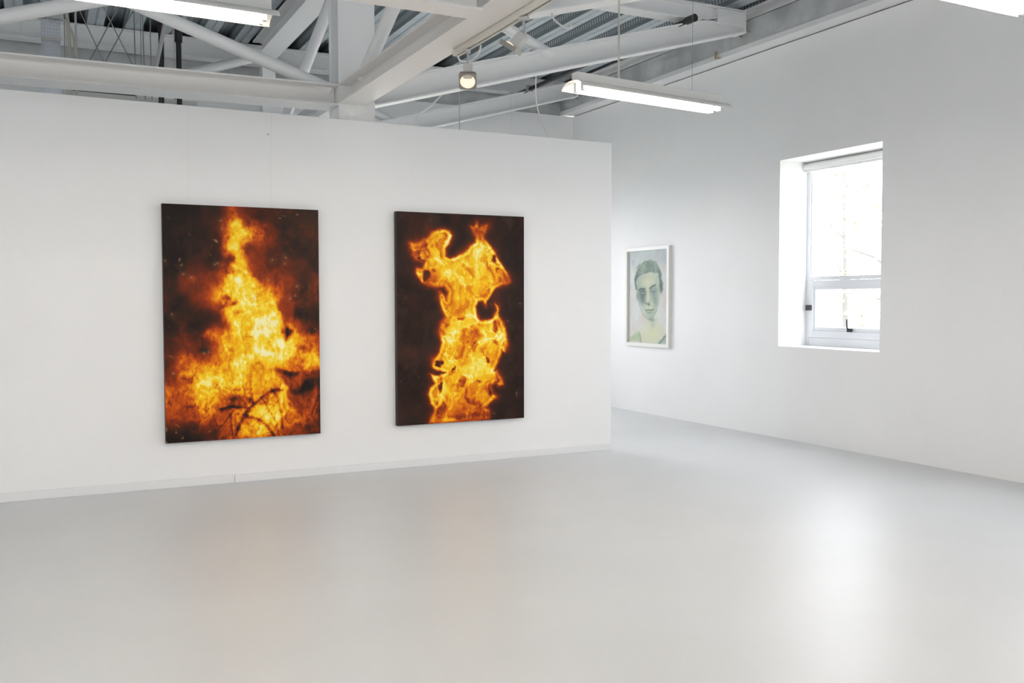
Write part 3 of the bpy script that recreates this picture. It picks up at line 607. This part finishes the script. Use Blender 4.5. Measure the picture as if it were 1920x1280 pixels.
# turned by -90 degrees: local +x runs towards the viewer, local -y towards the room
b = MB(); b.box(-W_ / 2, -W_ / 2 + bw, 0, .045, 0, H_); b.box(W_ / 2 - bw, W_ / 2, 0, .045, 0, H_); b.box(-W_ / 2 + bw, W_ / 2 - bw, 0, .045, 0, bw); b.box(-W_ / 2 + bw, W_ / 2 - bw, 0, .045, H_ - bw, H_)
b.build('frame', FRAMEW, fr, bevel=.002)
pm = picture_mesh('watercolour', paint_face, W_ - 2 * bw, H_ - 2 * bw, 150, 205, [WATER, FRAMEW], fr); pm.location = (0, .032, bw)
for x in (1.075, 1.733):
    ob = MB().tube([(x, -.0015, 2.262), (x + random.uniform(-.004, .004), -.0015, 2.66), (x + .012, -.0015, 3.05), (x + .012, .01, 3.056)], .0011, 6).build('hanging_wire', WIREW); ob.location.y = YP
    tag(ob, 'thin picture wire above the bonfire painting, %s' % ('left of the two' if x < 1.5 else 'right of the two, by the nail'), 'wire')
tag(MB().tube([(1.712, YP, 2.873), (1.712, YP - .012, 2.875)], .006, 8).build('wall_nail', GREYM), 'small nail in the partition above the bonfire painting', 'nail')

# ------------------------------------------------------------------ pipes, cables and trays under the roof
b = tag(empty('black_conduit', (6.055, 0, 4.395)), 'black pipe running back under the roof deck on the right', 'pipe')
MB().tube([(0, 7.86, 0), (0, 12.16, 0)], .027, 14).build('pipe', BLACK, b, smooth=True)
MB().tube([(0, 7.80, 0), (0, 7.93, 0)], .040, 14).build('end_coupling', BLACK, b, smooth=True)
MB().box(-.05, .05, 11.40, 11.44, -.03, .05).build('clamp', GREYM, b, bevel=.003)
def hang(name, label, cat, pts, r, m, smooth=True, group=None):
    return tag(MB().tube(bez(pts) if len(pts) > 2 else pts, r, 8).build(name, m, smooth=smooth), label, cat, group)
hang('white_cable', 'white cable drooping from the sloping beam to the partition top beside the column', 'cable', [(3.10, 8.05, 3.05), (3.13, 8.12, 3.19), (3.28, 8.2, 3.30), (3.40, 8.2, 3.42), (3.47, 8.12, 3.50)], .007, WIREW)
hang('white_cable', 'white cable hanging straight down behind the lit end of the partition', 'cable', [(4.38, 8.13, 3.745), (4.43, 8.22, 3.50), (4.50, 8.25, 3.30), (4.50, 8.05, 3.05)], .006, WIREW)
hang('white_cable', 'short white cable loop hanging beside the tilted spotlight', 'cable', [(2.86, 5.10, 3.27), (2.855, 5.06, 3.22), (2.89, 5.0, 3.165), (2.94, 5.0, 3.17), (2.95, 5.02, 3.19)], .006, WIREW)
hk = tag(MB().tube([(6.955, 8.56, 4.33), (6.938, 8.56, 4.33), (6.938, 8.56, 4.252), (6.928, 8.46, 4.235)], .008, 8).build('ledge_hook', BRASS), 'small brass hook on the ledge of the window wall', 'hook')

yq = 9.5
tag(MB().tube([(1.066, yq, 3.2), (1.085, yq, 4.68)], .026, 12).build('black_pipe', BLACK, smooth=True), 'slim black vertical pipe behind the beam, left of the two', 'pipe', 'black vertical pipes')
pp = tag(empty('black_pipe', (1.232, yq, 3.2)), 'black vertical pipe with a thick sleeve behind the beam, right of the two', 'pipe', 'black vertical pipes')
MB().tube([(0, 0, 0), (0, 0, 1.48)], .025, 12).build('pipe', BLACK, pp, smooth=True)
MB().tube([(0, 0, .77), (0, 0, 1.48)], .036, 12).build('sleeve', BLACK, pp, smooth=True)
gp = tag(empty('grey_brace', (0, yq - .3, 0)), 'slanting grey tube brace beside the black pipes', 'brace')
MB().tube([(.985, 0, 3.60), (1.16, 0, 4.44)], .019, 10).build('rod', GREYP, gp, smooth=True)
MB().box(.945, 1.03, -.02, .02, 3.595, 3.64).build('foot', GREYP, gp, bevel=.004)
def wire(px, z0, qx, z1, r, label, y=yq):
    hang('tension_wire', label, 'wire', [(px, y, z0), (qx, y, z1)], r, WIRE, group='thin wires hung from the roof deck')
wire(.64, 3.55, .26, 4.42, .0055, 'dark wire slanting down to the right, left one of the crossing pair')
wire(.40, 3.60, .92, 4.68, .0055, 'dark wire slanting down to the left, near the cable tray', yq + .02)
wire(.53, 3.60, .95, 4.45, .0055, 'dark wire slanting down to the left, right of the crossing', yq - .02)
wire(.87, 3.62, .42, 4.55, .0055, 'dark wire slanting down to the right towards the upright wires', yq + .04)
wire(.845, 3.4, .835, 4.68, .0055, 'upright dark wire, leftmost of three beside the black pipes')
wire(.925, 3.4, .905, 4.68, .0055, 'upright dark wire, middle of three beside the black pipes')
wire(.985, 3.4, .975, 4.68, .0050, 'upright dark wire, rightmost of three beside the black pipes')
hang('dark_conduit', 'thin dark conduit standing right of the perforated cable tray', 'pipe', [(.337, yq - .06, 3.3), (.340, yq - .06, 4.68)], .010, GREYP)
hang('beige_pipe', 'straight beige pipe beside the perforated cable tray', 'pipe', [(.295, yq, 3.3), (.285, yq, 3.9), (.27, yq, 4.10), (.235, yq, 4.25)], .014, BEIGE)
hang('beige_pipe', 'bent beige pipe curving from the cable tray to the dark conduit', 'pipe', [(.215, yq - .03, 4.05), (.26, yq - .03, 4.03), (.31, yq - .03, 3.93), (.337, yq - .03, 3.72), (.337, yq - .03, 3.4)], .010, BEIGE)

# perforated cable tray: a folded strip with punched slots
ct = tag(empty('cable_tray', (.135, yq, 3.30)), 'vertical perforated silver cable tray behind the beam', 'cable tray')
def tray():
    b = MB(); Wt, Ht, cols, rows = .155, 1.38, 6, 46; cw, ch = Wt / cols, Ht / rows
    xs = []
    for c in range(cols): xs += [c * cw - Wt / 2, c * cw - Wt / 2 + cw * .28, c * cw - Wt / 2 + cw * .72]
    xs.append(Wt / 2); zs = []
    for r in range(rows): zs += [r * ch, r * ch + ch * .3, r * ch + ch * .7]
    zs.append(Ht)
    for i in range(len(xs) - 1):
        for j in range(len(zs) - 1):
            if i % 3 == 1 and j % 3 == 1: continue
            b.add([(xs[i], 0, zs[j]), (xs[i + 1], 0, zs[j]), (xs[i + 1], 0, zs[j + 1]), (xs[i], 0, zs[j + 1])], [(0, 1, 2, 3)])
    return b
tb = tray().build('perforated_sheet', GALV, ct); so = tb.modifiers.new('thickness', 'SOLIDIFY'); so.thickness = .002
for s in (-1, 1): MB().box(s * .0775 - .002, s * .0775 + .002, -.03, 0, 0, 1.38).build('side_flange', GALV, ct)
MB().box(-.08, .08, -.034, -.028, .545, .575).build('crossbar', GREYP, ct); MB().box(-.08, .08, -.034, -.028, .745, .77).build('crossbar', GREYP, ct)
# dark rail glimpsed between the beam and the partition
dr = tag(empty('dark_rail', (.62, 10.4, 3.61)), 'dark rail with pale fittings glimpsed in the slot above the partition', 'rail')
MB().box(-.30, .30, -.03, .03, -.03, .03).build('rail', DARK, dr); MB().box(-.40, -.30, -.032, .032, -.032, .032).build('fitting', WHITEPL, dr, bevel=.004); MB().box(.30, .42, -.032, .032, -.032, .032).build('fitting', WHITEPL, dr, bevel=.004)

for x in (-.35, .36): MB().tube([(x, 0, .03), (x, 0, 1.07)], .004, 6).build('hanger', WIRE, dr)

# ------------------------------------------------------------------ outside the window
struct(MB().box(-30, 60, -30, 60, -.6, -.25).build('ground', GRASS), 'grass outside the building')
def tree(x, y, h, label, seed, lean=0.0):
    rnd = random.Random(seed); t = tag(empty('garden_tree', (x, y, -.25)), label, 'tree', 'trees outside the window')
    MB().tube([(0, 0, 0), (lean * .4, 0, h * .35), (lean, .1, h * .95)], .11, 8, r2=.03).build('trunk', BARK, t, smooth=True)
    br = MB()
    for k in range(7):
        z = h * (.25 + .09 * k); a = rnd.uniform(0, 6.28); L = rnd.uniform(.6, 1.5)
        br.tube([(lean * z / h, 0, z), (lean * z / h + L * .5 * math.cos(a), L * .5 * math.sin(a), z + .4), (lean * z / h + L * math.cos(a), L * math.sin(a), z + .6)], .028, 5, r2=.008)
    br.build('branches', BARK, t)
    lf = MB()
    for k in range(900):
        z = h * rnd.uniform(.18, 1.05); R = 1.5 * math.sin(max(.15, min(1, z / h)) * 2.6) * math.sqrt(rnd.random()); a = rnd.uniform(0, 6.28)
        c = Vector((lean * z / h + R * math.cos(a), R * math.sin(a), z)); s = rnd.uniform(.05, .11)
        d = Vector((rnd.gauss(0, 1), rnd.gauss(0, 1), rnd.gauss(0, 1))).normalized(); e = d.orthogonal().normalized()
        lf.add([c - d * s, c + e * s * .45, c + d * s, c - e * s * .45], [(0, 1, 2, 3)])
    tag(lf.build('leaves', LEAF, t), kind='stuff')
for i, (d, off, h, lean) in enumerate([(19, -.9, 5.0, .1), (22.6, 1.0, 5.6, -.2), (25, -2.6, 6.0, .2), (27, 3.2, 4.4, .1), (31, .2, 7.0, -.1)]):
    ux, uy = .73, .683; x, y = d * ux - off * uy, d * uy + off * ux
    tree(x, y, h, 'leafy tree outside the window, ' + ['nearest one', 'second nearest', 'slender one at left', 'small one at right', 'tallest, farthest one'][i], 50 + i, lean)
